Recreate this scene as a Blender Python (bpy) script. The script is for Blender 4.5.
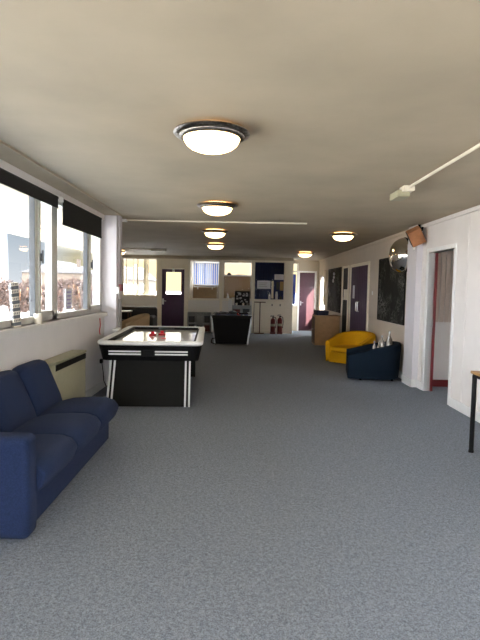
import bpy, bmesh, math, random
from mathutils import Vector, Matrix
PI = math.pi
for o in list(bpy.data.objects): bpy.data.objects.remove(o)
scene = bpy.context.scene
COL = scene.collection

# ------------------------------------------------------------------ camera
F = 505.0
cam_d = bpy.data.cameras.new('camera'); cam = bpy.data.objects.new('camera', cam_d); COL.objects.link(cam)
cam_d.sensor_fit = 'VERTICAL'; cam_d.sensor_height = 36.0; cam_d.lens = 36.0*F/640.0
cam_d.clip_start = 0.05; cam_d.clip_end = 500
cam.location = (0, 0, 1.5)
cam.rotation_euler = (Matrix.Rotation(-math.atan(.5/F), 3, 'Z') @ Matrix.Rotation(PI/2-math.atan(32/F), 3, 'X') @ Matrix.Rotation(0.02, 3, 'Z')).to_euler()
scene.camera = cam

# ------------------------------------------------------------------ colour management
vs = scene.view_settings
vs.view_transform = 'Standard'; vs.look = 'None'; vs.gamma = 1.0; vs.use_curve_mapping = False
vs.exposure = 0.0

# ------------------------------------------------------------------ sky
world = bpy.data.worlds.new('sky'); scene.world = world; world.use_nodes = True
nt = world.node_tree; nt.nodes.clear()
def N(nt, t, **k):
    n = nt.nodes.new(t)
    for a, b in k.items(): setattr(n, a, b)
    return n
out = N(nt, 'ShaderNodeOutputWorld'); bg = N(nt, 'ShaderNodeBackground')
tc = N(nt, 'ShaderNodeTexCoord'); sep = N(nt, 'ShaderNodeSeparateXYZ')
nt.links.new(tc.outputs['Generated'], sep.inputs[0])
SKY = 32.0
rz = N(nt, 'ShaderNodeValToRGB'); nt.links.new(sep.outputs['Z'], rz.inputs[0])
e = rz.color_ramp.elements
def lin(c, s=1.0): return (c[0]*s, c[1]*s, c[2]*s, 1)
e[0].position = 0.0; e[0].color = lin((0.028, 0.030, 0.032))
e[1].position = 0.115; e[1].color = lin((0.015, 0.0185, 0.022))
a = e.new(0.16); a.color = lin((0.48, 0.54, 0.62))
a = e.new(0.45); a.color = lin((0.86, 0.93, 1.0))
# warm low light towards the far end of the building
rw = N(nt, 'ShaderNodeValToRGB'); nt.links.new(sep.outputs['Z'], rw.inputs[0])
e = rw.color_ramp.elements
e[0].position = 0.0; e[0].color = lin((0.036, 0.030, 0.016))
e[1].position = 0.06; e[1].color = lin((0.024, 0.0225, 0.016))
a = e.new(0.15); a.color = lin((0.32, 0.31, 0.28))
a = e.new(0.4); a.color = lin((0.5, 0.5, 0.5))
# bright haze low down everywhere except the cloud bank ahead of the left windows
rb = N(nt, 'ShaderNodeValToRGB'); nt.links.new(sep.outputs['Z'], rb.inputs[0])
e = rb.color_ramp.elements
e[0].position = 0.0; e[0].color = lin((0.42, 0.43, 0.45))
e[1].position = 0.4; e[1].color = lin((0.80, 0.87, 0.95))
rq = N(nt, 'ShaderNodeMapRange'); nt.links.new(sep.outputs['X'], rq.inputs['Value'])
rq.inputs['From Min'].default_value = -0.445; rq.inputs['From Max'].default_value = -0.415
yq = N(nt, 'ShaderNodeMath', operation='GREATER_THAN'); nt.links.new(sep.outputs['Y'], yq.inputs[0]); yq.inputs[1].default_value = 0
mq = N(nt, 'ShaderNodeMath', operation='MULTIPLY'); nt.links.new(rq.outputs[0], mq.inputs[0]); nt.links.new(yq.outputs[0], mq.inputs[1])
base = N(nt, 'ShaderNodeMix', data_type='RGBA'); nt.links.new(mq.outputs[0], base.inputs[0]); nt.links.new(rb.outputs[0], base.inputs[6]); nt.links.new(rz.outputs[0], base.inputs[7])
rx = N(nt, 'ShaderNodeMapRange'); nt.links.new(sep.outputs['X'], rx.inputs['Value'])
rx.inputs['From Min'].default_value = -0.36; rx.inputs['From Max'].default_value = -0.31
yy = N(nt, 'ShaderNodeMath', operation='GREATER_THAN'); nt.links.new(sep.outputs['Y'], yy.inputs[0]); yy.inputs[1].default_value = 0
mm = N(nt, 'ShaderNodeMath', operation='MULTIPLY'); nt.links.new(rx.outputs[0], mm.inputs[0]); nt.links.new(yy.outputs[0], mm.inputs[1])
mx = N(nt, 'ShaderNodeMix', data_type='RGBA'); nt.links.new(mm.outputs[0], mx.inputs[0])
nt.links.new(base.outputs[2], mx.inputs[6]); nt.links.new(rw.outputs[0], mx.inputs[7])
# very bright low winter glow straight along the far end
rg = N(nt, 'ShaderNodeMapRange'); nt.links.new(sep.outputs['X'], rg.inputs['Value'])
rg.inputs['From Min'].default_value = -0.28; rg.inputs['From Max'].default_value = -0.2
rg.inputs['To Min'].default_value = 0; rg.inputs['To Max'].default_value = 0.018
mg = N(nt, 'ShaderNodeMath', operation='MULTIPLY'); nt.links.new(rg.outputs[0], mg.inputs[0]); nt.links.new(yy.outputs[0], mg.inputs[1])
gl = N(nt, 'ShaderNodeMix', data_type='RGBA', blend_type='ADD'); gl.inputs[7].default_value = (0.9, 0.70, 0.38, 1)
nt.links.new(mg.outputs[0], gl.inputs[0]); nt.links.new(mx.outputs[2], gl.inputs[6])
nt.links.new(gl.outputs[2], bg.inputs['Color']); bg.inputs['Strength'].default_value = SKY
nt.links.new(bg.outputs[0], out.inputs['Surface'])

# ------------------------------------------------------------------ sun (low winter sun from behind the camera's right)
sd = bpy.data.lights.new('sun', 'SUN'); sd.energy = 42.0; sd.angle = math.radians(0.5); sd.color = (1.0, 0.86, 0.72)
sun = bpy.data.objects.new('sun', sd); COL.objects.link(sun)
sun.rotation_euler = Vector((0.32, -0.80, 0.45)).to_track_quat('Z', 'Y').to_euler()

# ------------------------------------------------------------------ materials
MATS = {}
def mat(name, col, rough=0.6, metal=0.0, noise=0.0, nscale=20.0, bump=0.0, bscale=60.0, emit=None, estr=0.0, spec=0.5, detail=4.0, sheen=0.0):
    m = bpy.data.materials.new(name); m.use_nodes = True
    t = m.node_tree; b = t.nodes['Principled BSDF']
    b.inputs['Base Color'].default_value = (*col, 1); b.inputs['Roughness'].default_value = rough
    b.inputs['Metallic'].default_value = metal; b.inputs['Specular IOR Level'].default_value = spec
    if sheen: b.inputs['Sheen Weight'].default_value = sheen
    co = N(t, 'ShaderNodeTexCoord')
    nz = N(t, 'ShaderNodeTexNoise'); nz.inputs['Scale'].default_value = nscale; nz.inputs['Detail'].default_value = detail
    t.links.new(co.outputs['Object'], nz.inputs['Vector'])
    r = N(t, 'ShaderNodeValToRGB'); t.links.new(nz.outputs['Fac'], r.inputs[0])
    nn = max(noise, 0.03)
    r.color_ramp.elements[0].position = 0.3; r.color_ramp.elements[0].color = (*[c*(1-nn) for c in col], 1)
    r.color_ramp.elements[1].position = 0.7; r.color_ramp.elements[1].color = (*[min(1, c*(1+nn)) for c in col], 1)
    t.links.new(r.outputs[0], b.inputs['Base Color'])
    if bump:
        n2 = N(t, 'ShaderNodeTexNoise'); n2.inputs['Scale'].default_value = bscale; t.links.new(co.outputs['Object'], n2.inputs['Vector'])
        bp = N(t, 'ShaderNodeBump'); bp.inputs['Strength'].default_value = bump; bp.inputs['Distance'].default_value = 0.01
        t.links.new(n2.outputs['Fac'], bp.inputs['Height']); t.links.new(bp.outputs[0], b.inputs['Normal'])
    if emit:
        b.inputs['Emission Color'].default_value = (*emit, 1); b.inputs['Emission Strength'].default_value = estr
    MATS[name] = m
    return m
def glass(name, tint=(1, 1, 1), base=0.04):
    m = bpy.data.materials.new(name); m.use_nodes = True; t = m.node_tree; t.nodes.clear()
    o = N(t, 'ShaderNodeOutputMaterial'); tr = N(t, 'ShaderNodeBsdfTransparent'); gl = N(t, 'ShaderNodeBsdfGlossy'); fr = N(t, 'ShaderNodeMath', operation='MULTIPLY_ADD'); lw = N(t, 'ShaderNodeLayerWeight'); lw.inputs[0].default_value = 0.5; pw = N(t, 'ShaderNodeMath', operation='POWER'); mi = N(t, 'ShaderNodeMixShader')
    tr.inputs[0].default_value = (*tint, 1); gl.inputs['Roughness'].default_value = 0.01; t.links.new(lw.outputs['Facing'], pw.inputs[0]); pw.inputs[1].default_value = 5.0; t.links.new(pw.outputs[0], fr.inputs[0]); fr.inputs[1].default_value = 0.9; fr.inputs[2].default_value = base
    t.links.new(fr.outputs[0], mi.inputs[0]); t.links.new(tr.outputs[0], mi.inputs[1]); t.links.new(gl.outputs[0], mi.inputs[2]); t.links.new(mi.outputs[0], o.inputs[0])
    return m
carpet = mat('grey_carpet', (0.235, 0.262, 0.312), 1.0, noise=0.45, nscale=170, bump=0.6, bscale=320, spec=0.1, detail=6)
# broad wear on the carpet
t = carpet.node_tree; co = [n for n in t.nodes if n.type == 'TEX_COORD'][0]; b = t.nodes['Principled BSDF']
src = b.inputs['Base Color'].links[0].from_socket
n3 = N(t, 'ShaderNodeTexNoise'); n3.inputs['Scale'].default_value = 48.0; n3.inputs['Detail'].default_value = 8; t.links.new(co.outputs['Object'], n3.inputs['Vector'])
r3 = N(t, 'ShaderNodeValToRGB'); r3.color_ramp.elements[0].position = 0.35; r3.color_ramp.elements[0].color = (0.85, 0.85, 0.85, 1); r3.color_ramp.elements[1].position = 0.65; r3.color_ramp.elements[1].color = (1.15, 1.15, 1.13, 1)
t.links.new(n3.outputs['Fac'], r3.inputs[0])
m3 = N(t, 'ShaderNodeMix', data_type='RGBA', blend_type='MULTIPLY'); m3.inputs[0].default_value = 1; t.links.new(src, m3.inputs[6]); t.links.new(r3.outputs[0], m3.inputs[7]); t.links.new(m3.outputs[2], b.inputs['Base Color'])
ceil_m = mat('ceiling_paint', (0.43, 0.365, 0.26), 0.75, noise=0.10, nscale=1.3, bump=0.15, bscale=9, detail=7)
wall_m = mat('white_wall_paint', (0.82, 0.80, 0.79), 0.7, noise=0.02, nscale=3)
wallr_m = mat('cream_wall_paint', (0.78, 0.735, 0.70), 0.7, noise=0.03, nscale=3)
pil_m = mat('lavender_white_paint', (0.66, 0.63, 0.65), 0.7, noise=0.02, nscale=3)
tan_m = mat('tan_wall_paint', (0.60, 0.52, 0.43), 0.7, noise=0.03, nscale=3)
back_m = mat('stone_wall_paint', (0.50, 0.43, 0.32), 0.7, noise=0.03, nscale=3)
greyp_m = mat('grey_dado_paint', (0.80, 0.77, 0.71), 0.7)
trim_m = mat('cream_gloss_trim', (0.86, 0.79, 0.64), 0.4)
white_m = mat('white_gloss_paint', (0.80, 0.79, 0.77), 0.35)
upvc = mat('white_window_frame', (0.66, 0.65, 0.60), 0.35)
gasket = mat('dark_gasket', (0.10, 0.11, 0.12), 0.6)
black_cloth = mat('black_blind_cloth', (0.004, 0.0045, 0.0045), 0.9, bump=0.3, bscale=200)
navy = mat('blue_sofa_cloth', (0.018, 0.030, 0.078), 0.95, noise=0.25, nscale=140, bump=0.35, bscale=500, spec=0.1, sheen=0.04)
navyd = mat('navy_chair_cloth', (0.005, 0.012, 0.022), 0.9, noise=0.15, nscale=120, bump=0.3, bscale=400, spec=0.15)
yellow = mat('yellow_chair_cloth', (0.58, 0.30, 0.006), 0.85, noise=0.1, nscale=60, bump=0.2, bscale=300, spec=0.15)
beige_c = mat('beige_chair_cloth', (0.62, 0.46, 0.28), 0.9, noise=0.1, nscale=60, bump=0.3, bscale=200, spec=0.1)
black_l = mat('black_leather', (0.012, 0.012, 0.013), 0.45, bump=0.2, bscale=120)
purple = mat('dark_purple_paint', (0.048, 0.012, 0.052), 0.35, noise=0.12, nscale=6)
purple2 = mat('purple_paint', (0.040, 0.007, 0.048), 0.6, noise=0.12, nscale=6)
purple3 = mat('plum_door_paint', (0.065, 0.022, 0.034), 0.4, noise=0.12, nscale=6)
maroon = mat('dark_red_paint', (0.16, 0.012, 0.014), 0.4)
chrome = mat('chrome', (0.82, 0.80, 0.76), 0.04, 1.0)
brushed = mat('aged_silver_metal', (0.20, 0.185, 0.165), 0.28, 1.0, noise=0.35, nscale=40, bump=0.4, bscale=60)
silver = mat('silver_metal', (0.5, 0.5, 0.5), 0.35, 0.9)
blackp = mat('black_plastic', (0.005, 0.005, 0.006), 0.6, spec=0.15)
blackb = mat('black_board_laminate', (0.010, 0.0095, 0.008), 0.6, noise=0.1, spec=0.15)
whitep = mat('white_plastic', (0.78, 0.78, 0.76), 0.35)
play = mat('white_glossy_laminate', (0.80, 0.82, 0.84), 0.10, noise=0.03)
redp = mat('red_plastic', (0.65, 0.012, 0.03), 0.35)
redx = mat('red_steel', (0.13, 0.012, 0.008), 0.35)
heat_m = mat('beige_heater_enamel', (0.38, 0.36, 0.24), 0.5)
wood = mat('orange_beech_laminate', (0.40, 0.22, 0.085), 0.45, noise=0.12, nscale=12)
woodd = mat('dark_wood_edge', (0.11, 0.055, 0.025), 0.5)
spk = mat('teak_veneer', (0.40, 0.165, 0.065), 0.5, noise=0.12, nscale=14)
cork = mat('brown_cork', (0.36, 0.24, 0.12), 0.9, noise=0.15, nscale=30)
paper = mat('white_paper', (0.75, 0.76, 0.82), 0.8)
lav = mat('lavender_print', (0.42, 0.38, 0.66), 0.8)
creamp = mat('cream_ceramic', (0.78, 0.72, 0.60), 0.4)
bluecloth = mat('blue_curtain_cloth', (0.02, 0.035, 0.12), 0.9)
blueboard = mat('blue_felt', (0.03, 0.06, 0.30), 0.9)
slat_m = mat('pale_blue_blind_slat', (0.55, 0.62, 0.78), 0.7)
slatb = mat('deep_blue_blind_slat', (0.16, 0.26, 0.55), 0.7)
creamslat = mat('cream_blind_slat', (0.62, 0.52, 0.44), 0.7)
warmslat = mat('ivory_blind_slat', (0.85, 0.78, 0.60), 0.7)
grey_m = mat('grey_laminate', (0.36, 0.36, 0.35), 0.5)
darkm = mat('dark_grey_plastic', (0.04, 0.045, 0.05), 0.5)
navyt = mat('navy_tray_plastic', (0.015, 0.022, 0.05), 0.5)
clear_g = glass('window_glass')
indoor_g = glass('thin_indoor_glass', base=0.0015)
bottle_m = mat('silvery_bottle', (0.34, 0.31, 0.28), 0.25, 0.5)
opal = mat('lit_opal_glass', (0.9, 0.88, 0.8), 0.3, emit=(1.0, 0.68, 0.33), estr=7.0)
glow = mat('warm_halo_glow', (0.9, 0.7, 0.4), 0.4, emit=(1.0, 0.55, 0.22), estr=7.0)  # emission of the added ring, stands in for bulb light leaking upward
tubem = mat('unlit_tube_diffuser', (0.85, 0.80, 0.68), 0.4)
grass = mat('pale_winter_ground', (0.36, 0.35, 0.33), 0.95, noise=0.15, nscale=0.4)
bushm = mat('russet_twigs', (0.028, 0.017, 0.014), 0.95, noise=0.3, nscale=1.5)
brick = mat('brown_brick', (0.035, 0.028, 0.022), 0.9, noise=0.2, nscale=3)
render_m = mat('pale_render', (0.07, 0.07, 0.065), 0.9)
slate = mat('grey_slate', (0.03, 0.032, 0.036), 0.8)
balls_r = mat('red_ball_resin', (0.5, 0.02, 0.015), 0.15); balls_w = mat('white_ball_resin', (0.85, 0.82, 0.74), 0.15)

def chalk_mat(name, dens, scale):
    m = mat(name, (0.010, 0.011, 0.009), 0.7, noise=0.3, nscale=5, spec=0.12)
    t = m.node_tree; b = t.nodes['Principled BSDF']; src = b.inputs['Base Color'].links[0].from_socket
    co = [n for n in t.nodes if n.type == 'TEX_COORD'][0]
    v = N(t, 'ShaderNodeTexNoise'); v.inputs['Scale'].default_value = scale; v.inputs['Detail'].default_value = 5; v.inputs['Distortion'].default_value = 2.5
    t.links.new(co.outputs['Object'], v.inputs['Vector'])
    a = N(t, 'ShaderNodeMath', operation='SUBTRACT'); a.inputs[1].default_value = 0.5; t.links.new(v.outputs['Fac'], a.inputs[0])
    ab = N(t, 'ShaderNodeMath', operation='ABSOLUTE'); t.links.new(a.outputs[0], ab.inputs[0])
    l = N(t, 'ShaderNodeMapRange'); l.inputs['From Min'].default_value = 0.0; l.inputs['From Max'].default_value = 0.05; l.inputs['To Min'].default_value = 1; l.inputs['To Max'].default_value = 0; t.links.new(ab.outputs[0], l.inputs['Value'])
    n2 = N(t, 'ShaderNodeTexNoise'); n2.inputs['Scale'].default_value = 2.2; t.links.new(co.outputs['Object'], n2.inputs['Vector'])
    k = N(t, 'ShaderNodeMapRange'); k.inputs['From Min'].default_value = 0.42; k.inputs['From Max'].default_value = 0.62; k.inputs['To Max'].default_value = dens; t.links.new(n2.outputs['Fac'], k.inputs['Value'])
    mu = N(t, 'ShaderNodeMath', operation='MULTIPLY'); t.links.new(l.outputs[0], mu.inputs[0]); t.links.new(k.outputs[0], mu.inputs[1])
    mi = N(t, 'ShaderNodeMix', data_type='RGBA'); mi.inputs[7].default_value = (0.42, 0.41, 0.38, 1)
    t.links.new(mu.outputs[0], mi.inputs[0]); t.links.new(src, mi.inputs[6]); t.links.new(mi.outputs[2], b.inputs['Base Color'])
    return m
chalk = chalk_mat('chalked_blackboard', 0.5, 6.0)
chalk2 = chalk_mat('chalked_blackboard_mural', 0.45, 4.0)

# ------------------------------------------------------------------ mesh helpers
class B:
    def __init__(s): s.bm = bmesh.new()
    def box(s, x0, x1, y0, y1, z0, z1, bev=0, seg=2, M=None):
        r = bmesh.ops.create_cube(s.bm, size=1); vs = r['verts']
        for v in vs: v.co = Vector(((x0+x1)/2+v.co.x*(x1-x0), (y0+y1)/2+v.co.y*(y1-y0), (z0+z1)/2+v.co.z*(z1-z0)))
        if bev:
            es = list({e for v in vs for e in v.link_edges})
            r = bmesh.ops.bevel(s.bm, geom=es, offset=bev, segments=seg, profile=0.5, affect='EDGES')
            vs = list({v for f in r['faces'] for v in f.verts})
            # bevel keeps original faces connected to these verts
        if M is not None:
            bmesh.ops.transform(s.bm, matrix=M, verts=vs)
        return s
    def prism(s, pts, d, bev=0):                     # pts: 3D loop, d: extrusion vector
        vs = [s.bm.verts.new(p) for p in pts]; f = s.bm.faces.new(vs)
        r = bmesh.ops.extrude_face_region(s.bm, geom=[f])
        nv = [g for g in r['geom'] if isinstance(g, bmesh.types.BMVert)]
        bmesh.ops.translate(s.bm, vec=Vector(d), verts=nv)
        if bev:
            es = list({e for v in vs+nv for e in v.link_edges})
            bmesh.ops.bevel(s.bm, geom=es, offset=bev, segments=3, profile=0.5, affect='EDGES')
        return s
    def cyl(s, p0, p1, r, r2=None, n=16):
        p0, p1 = Vector(p0), Vector(p1); d = p1-p0
        q = d.to_track_quat('Z', 'Y').to_matrix().to_4x4()
        M = Matrix.Translation((p0+p1)/2) @ q
        bmesh.ops.create_cone(s.bm, cap_ends=True, segments=n, radius1=r, radius2=r if r2 is None else r2, depth=d.length, matrix=M)
        return s
    def tube(s, pts, r, n=8):
        for a, b in zip(pts[:-1], pts[1:]): s.cyl(a, b, r, n=n)
        for p in pts[1:-1]: s.ball(p, r, n=n)
        return s
    def ball(s, c, r, sc=(1, 1, 1), n=16, R=None):
        M = Matrix.Translation(c) @ (R if R is not None else Matrix.Identity(4)) @ Matrix.Diagonal((*sc, 1))
        bmesh.ops.create_uvsphere(s.bm, u_segments=n, v_segments=max(6, n//2), radius=r, matrix=M); return s
    def lathe(s, prof, c=(0, 0, 0), n=32, M=None):
        rings = []
        new = []
        for r, z in prof:
            if r < 1e-5: ring = [s.bm.verts.new((c[0], c[1], c[2]+z))]
            else: ring = [s.bm.verts.new((c[0]+r*math.cos(2*PI*i/n), c[1]+r*math.sin(2*PI*i/n), c[2]+z)) for i in range(n)]
            rings.append(ring); new += ring
        for a, b in zip(rings[:-1], rings[1:]):
            for i in range(n):
                j = (i+1) % n
                if len(a) == 1 and len(b) == 1: continue
                if len(a) == 1: s.bm.faces.new((a[0], b[i], b[j]))
                elif len(b) == 1: s.bm.faces.new((a[i], a[j], b[0]))
                else: s.bm.faces.new((a[i], a[j], b[j], b[i]))
        if M is not None: bmesh.ops.transform(s.bm, matrix=M, verts=new)
        return s
    def xf(s, M): bmesh.ops.transform(s.bm, matrix=M, verts=s.bm.verts[:]); return s

def wmat(o):
    M = o.matrix_basis.copy()
    while o.parent: o = o.parent; M = o.matrix_basis @ M
    return M
def put(name, b, m, parent=None, world=False, smooth=False, bevel=0, subd=0):
    bmesh.ops.recalc_face_normals(b.bm, faces=b.bm.faces[:])
    if parent is not None and world: b.xf(wmat(parent).inverted())
    off = None
    if parent is None:
        vs = [v.co for v in b.bm.verts]
        off = Vector(((min(v.x for v in vs)+max(v.x for v in vs))/2, (min(v.y for v in vs)+max(v.y for v in vs))/2, min(v.z for v in vs)))
        b.xf(Matrix.Translation(-off))
    me = bpy.data.meshes.new(name); b.bm.to_mesh(me); b.bm.free(); me.materials.append(m)
    if smooth:
        for p in me.polygons: p.use_smooth = True
    o = bpy.data.objects.new(name, me); COL.objects.link(o)
    if off is not None: o.location = off
    if parent is not None: o.parent = parent
    if bevel:
        q = o.modifiers.new('bevel', 'BEVEL'); q.width = bevel; q.segments = 3; q.limit_method = 'ANGLE'; q.angle_limit = math.radians(35)
    if subd:
        q = o.modifiers.new('subd', 'SUBSURF'); q.levels = subd; q.render_levels = subd
    if smooth:
        try: me.set_sharp_from_angle(angle=math.radians(50))
        except Exception: pass
    return o
def tag(o, label, cat, group=None):
    o['label'] = label; o['category'] = cat
    if group: o['group'] = group
    return o
def thing(name, label, cat, loc=(0, 0, 0), rz=0, group=None):
    o = bpy.data.objects.new(name, None); COL.objects.link(o); o.location = loc; o.rotation_euler = (0, 0, rz); o.empty_display_size = 0.1
    if label: tag(o, label, cat, group)
    return o
def struct(name, b, m, **k):
    o = put(name, b, m, **k); o['kind'] = 'structure'; return o
def sroot(name, loc, rz=0):
    o = thing(name, None, None, loc, rz); o['kind'] = 'structure'; return o
def dup(root, loc, rz, label=None, group=None):
    r = root.copy(); COL.objects.link(r); r.location = loc; r.rotation_euler = (0, 0, rz)
    if label: r['label'] = label
    if group: r['group'] = group
    for ch in list(root.children):
        c = ch.copy(); COL.objects.link(c); c.parent = r
        for g in ch.children:
            d = g.copy(); COL.objects.link(d); d.parent = c
    return r
def slab(b, axis, p0, p1, u0, u1, z0, z1, holes=()):
    """wall with rectangular holes; axis 'x': plane x=p, u=y ; axis 'y': plane y=p, u=x. z1 may be a function of u"""
    us = sorted({u0, u1, *[h[0] for h in holes], *[h[1] for h in holes]})
    for a, c in zip(us[:-1], us[1:]):
        zs = [z0]
        for h in sorted([h for h in holes if h[0] <= a+1e-6 and h[1] >= c-1e-6], key=lambda h: h[2]): zs += [h[2], h[3]]
        zs.append(z1)
        for i in range(0, len(zs), 2):
            if zs[i+1]-zs[i] < 1e-4: continue
            if axis == 'x': b.box(p0, p1, a, c, zs[i], zs[i+1])
            else: b.box(a, c, p0, p1, zs[i], zs[i+1])
    return b
def cz(x): return 2.53
def wx(x): return 1.043*x-0.06
XL, XR, YB, YC = -1.99, 2.81, 16.9, 18.1

# ------------------------------------------------------------------ setting: floor, ceiling, walls
b = B(); b.box(-4.8, 5.2, -2.8, 19.65, -0.25, 0.0); struct('floor', b, carpet)
b = B()
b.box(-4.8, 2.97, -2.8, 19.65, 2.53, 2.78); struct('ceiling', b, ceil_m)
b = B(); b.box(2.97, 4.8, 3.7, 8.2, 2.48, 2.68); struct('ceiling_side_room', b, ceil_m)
b = B(); b.box(XL, -1.76, -2.7, 7.42, 2.518, 2.535); b.box(-1.77, -1.75, -2.7, 7.42, 2.512, 2.535)
struct('trim_1', b, ceil_m)
HT = 2.53
# left wall: panel below the windows, header above
b = B(); slab(b, 'x', -2.13, XL, -2.7, 7.42, 0, HT, holes=[(-1.93, 7.42, 1.11, 2.45)]); struct('wall_left', b, wall_m)
b = B(); b.box(-2.10, -1.945, -1.92, 7.42, 1.075, 1.11, 0.006); b.box(-1.96, -1.945, -1.92, 7.42, 1.05, 1.08); struct('trim_2', b, white_m)
b = B(); b.box(XL, XL+.018, -2.7, 7.42, 0, .11, .004); struct('baseboard_left', b, white_m)
# pillar
b = B(); b.box(-2.16, -1.815, 7.42, 7.68, 0, HT); b.box(-1.815, -1.795, 7.53, 7.68, 0, HT); struct('wall_pillar', b, pil_m)
b = B(); b.box(-1.813, -1.785, 7.52, 7.62, 0.0, 1.30, .004); struct('trim_3', b, grey_m)
# angled wall of the wider far part
p0 = Vector((-2.06, 7.68, 0)); p1 = Vector((-4.45, 17.0, 0)); L = (p1-p0).length; ang = math.atan2(p1.x-p0.x, p1.y-p0.y)
WM = Matrix.Translation(p0) @ Matrix.Rotation(-ang, 4, 'Z')
wh = [(0.5+i*2.1, 2.3+i*2.1, 1.1, 2.4) for i in range(1)]
wh = []
b = B(); slab(b, 'x', -.14, 0, 0, L, 0, HT, holes=wh); b.xf(WM); struct('wall_far_left', b, wall_m)
# right wall
b = B(); slab(b, 'x', XR, XR+.12, -2.7, 7.9, 0, HT, holes=[(6.67, 7.57, -0.001, 2.08)])
struct('wall_right', b, wallr_m)
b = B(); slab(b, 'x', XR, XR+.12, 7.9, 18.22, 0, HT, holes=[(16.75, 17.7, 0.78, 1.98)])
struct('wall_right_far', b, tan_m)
b = B(); b.box(2.72, XR, 7.86, 8.28, 0, HT); struct('wall_pilaster', b, pil_m)
b = B()
for y0, y1 in ((-2.7, 6.60), (7.64, 7.86), (8.28, 11.12), (12.98, 13.30), (13.84, 18.1)): b.box(XR-.02, XR, y0, y1, 0, .12, .005)
b.box(2.70, 2.72, 7.84, 8.28, 0, .12, .005); b.box(2.70, XR, 7.84, 7.86, 0, .12, .005)
struct('baseboard_right', b, white_m)
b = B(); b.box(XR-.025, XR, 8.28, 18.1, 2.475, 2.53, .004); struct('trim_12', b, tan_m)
b = B(); b.box(XR-.025, XR, -2.7, 7.86, 2.475, 2.53, .004); struct('trim_4', b, wallr_m)
b = B()
for y in (2.2, 3.5, 4.8, 6.3, 7.75): b.box(XR-.007, XR, y-.02, y+.02, .12, 2.475)
struct('trim_5', b, wallr_m)
b = B(); slab(b, 'y', -2.82, -2.7, -2.13, XR+.12, 0, HT, holes=[(-1.75, .25, .95, 2.2), (.55, 2.55, .95, 2.2)]); struct('wall_behind', b, wall_m)  # holes for two unseen windows added to light the near room
# back wall
BH = [(-3.93, -2.77, 1.16, 2.43), (-2.62, -1.86, -.001, 2.09), (-1.72, -0.68, 1.10, 2.41), (-0.58, 0.40, 1.12, 2.42), (0.47, 1.48, 1.12, 2.39)]
b = B(); slab(b, 'y', YB, YB+.1, -4.6, 1.74, 0, HT, holes=BH); struct('wall_back', b, greyp_m)
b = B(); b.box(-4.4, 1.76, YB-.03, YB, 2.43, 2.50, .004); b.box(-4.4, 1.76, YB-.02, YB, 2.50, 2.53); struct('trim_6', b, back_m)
b = B()
for x0, x1 in ((-4.2, -3.94), (-2.765, -2.63), (-1.85, -1.73), (-0.675, -0.59), (0.405, 0.465), (1.485, 1.76)): b.box(x0, x1, YB-.025, YB, 0, 2.43, .004)
b.box(-1.73, .40, YB-.02, YB, 1.07, 1.10); b.box(.465, 1.485, YB-.03, YB, 0.0, .10); b.box(-2.63, -1.85, YB-.02, YB, 2.14, 2.43)
b.box(-1.73, .40, YB-.02, YB, 0.0, .10)
b.box(.465, 1.485, YB-.02, YB, 2.39, 2.43)
struct('trim_7', b, trim_m)
b = B(); b.box(.465, 1.485, YB-.012, YB, .10, 1.12); struct('wall_panel', b, trim_m)
# corridor beyond
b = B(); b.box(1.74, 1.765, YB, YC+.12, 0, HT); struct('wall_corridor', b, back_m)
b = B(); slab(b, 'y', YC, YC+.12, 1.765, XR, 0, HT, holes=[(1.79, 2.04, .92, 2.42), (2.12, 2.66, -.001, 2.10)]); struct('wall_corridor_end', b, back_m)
b = B(); b.box(1.77, 2.73, YC-.025, YC, 2.10, 2.15, .003); b.box(2.065, 2.12, YC-.025, YC, 0, 2.10, .003); b.box(2.66, 2.73, YC-.03, YC, 0, 2.10, .003)
b.box(1.77, 2.05, YC-.03, YC, .89, .92); b.box(2.04, 2.06, YC-.03, YC, .92, 2.42)
struct('trim_8', b, white_m)
# office and store behind the glazed back wall
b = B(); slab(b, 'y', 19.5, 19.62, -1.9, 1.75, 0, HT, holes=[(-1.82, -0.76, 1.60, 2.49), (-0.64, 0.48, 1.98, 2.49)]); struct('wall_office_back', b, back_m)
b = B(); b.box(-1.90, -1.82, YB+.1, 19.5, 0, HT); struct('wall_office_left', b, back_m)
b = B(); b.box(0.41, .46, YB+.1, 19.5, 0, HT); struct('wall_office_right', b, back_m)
# side room on the right
b = B(); slab(b, 'y', 7.95, 8.07, XR+.12, 4.7, 0, 2.48); struct('wall_side_room', b, wallr_m)
b = B(); slab(b, 'x', 4.6, 4.7, 3.9, 7.95, 0, 2.48, holes=[(5.4, 5.9, 1.0, 2.0)]); struct('wall_side_room_right', b, wallr_m)
b = B(); b.box(XR+.12, 4.7, 3.8, 3.9, 0, 2.48); struct('wall_side_room_near', b, wallr_m)
b = B(); b.box(XR+.12, 4.6, 7.93, 7.95, 0, .11, .004); struct('baseboard_side_room', b, maroon)

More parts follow.
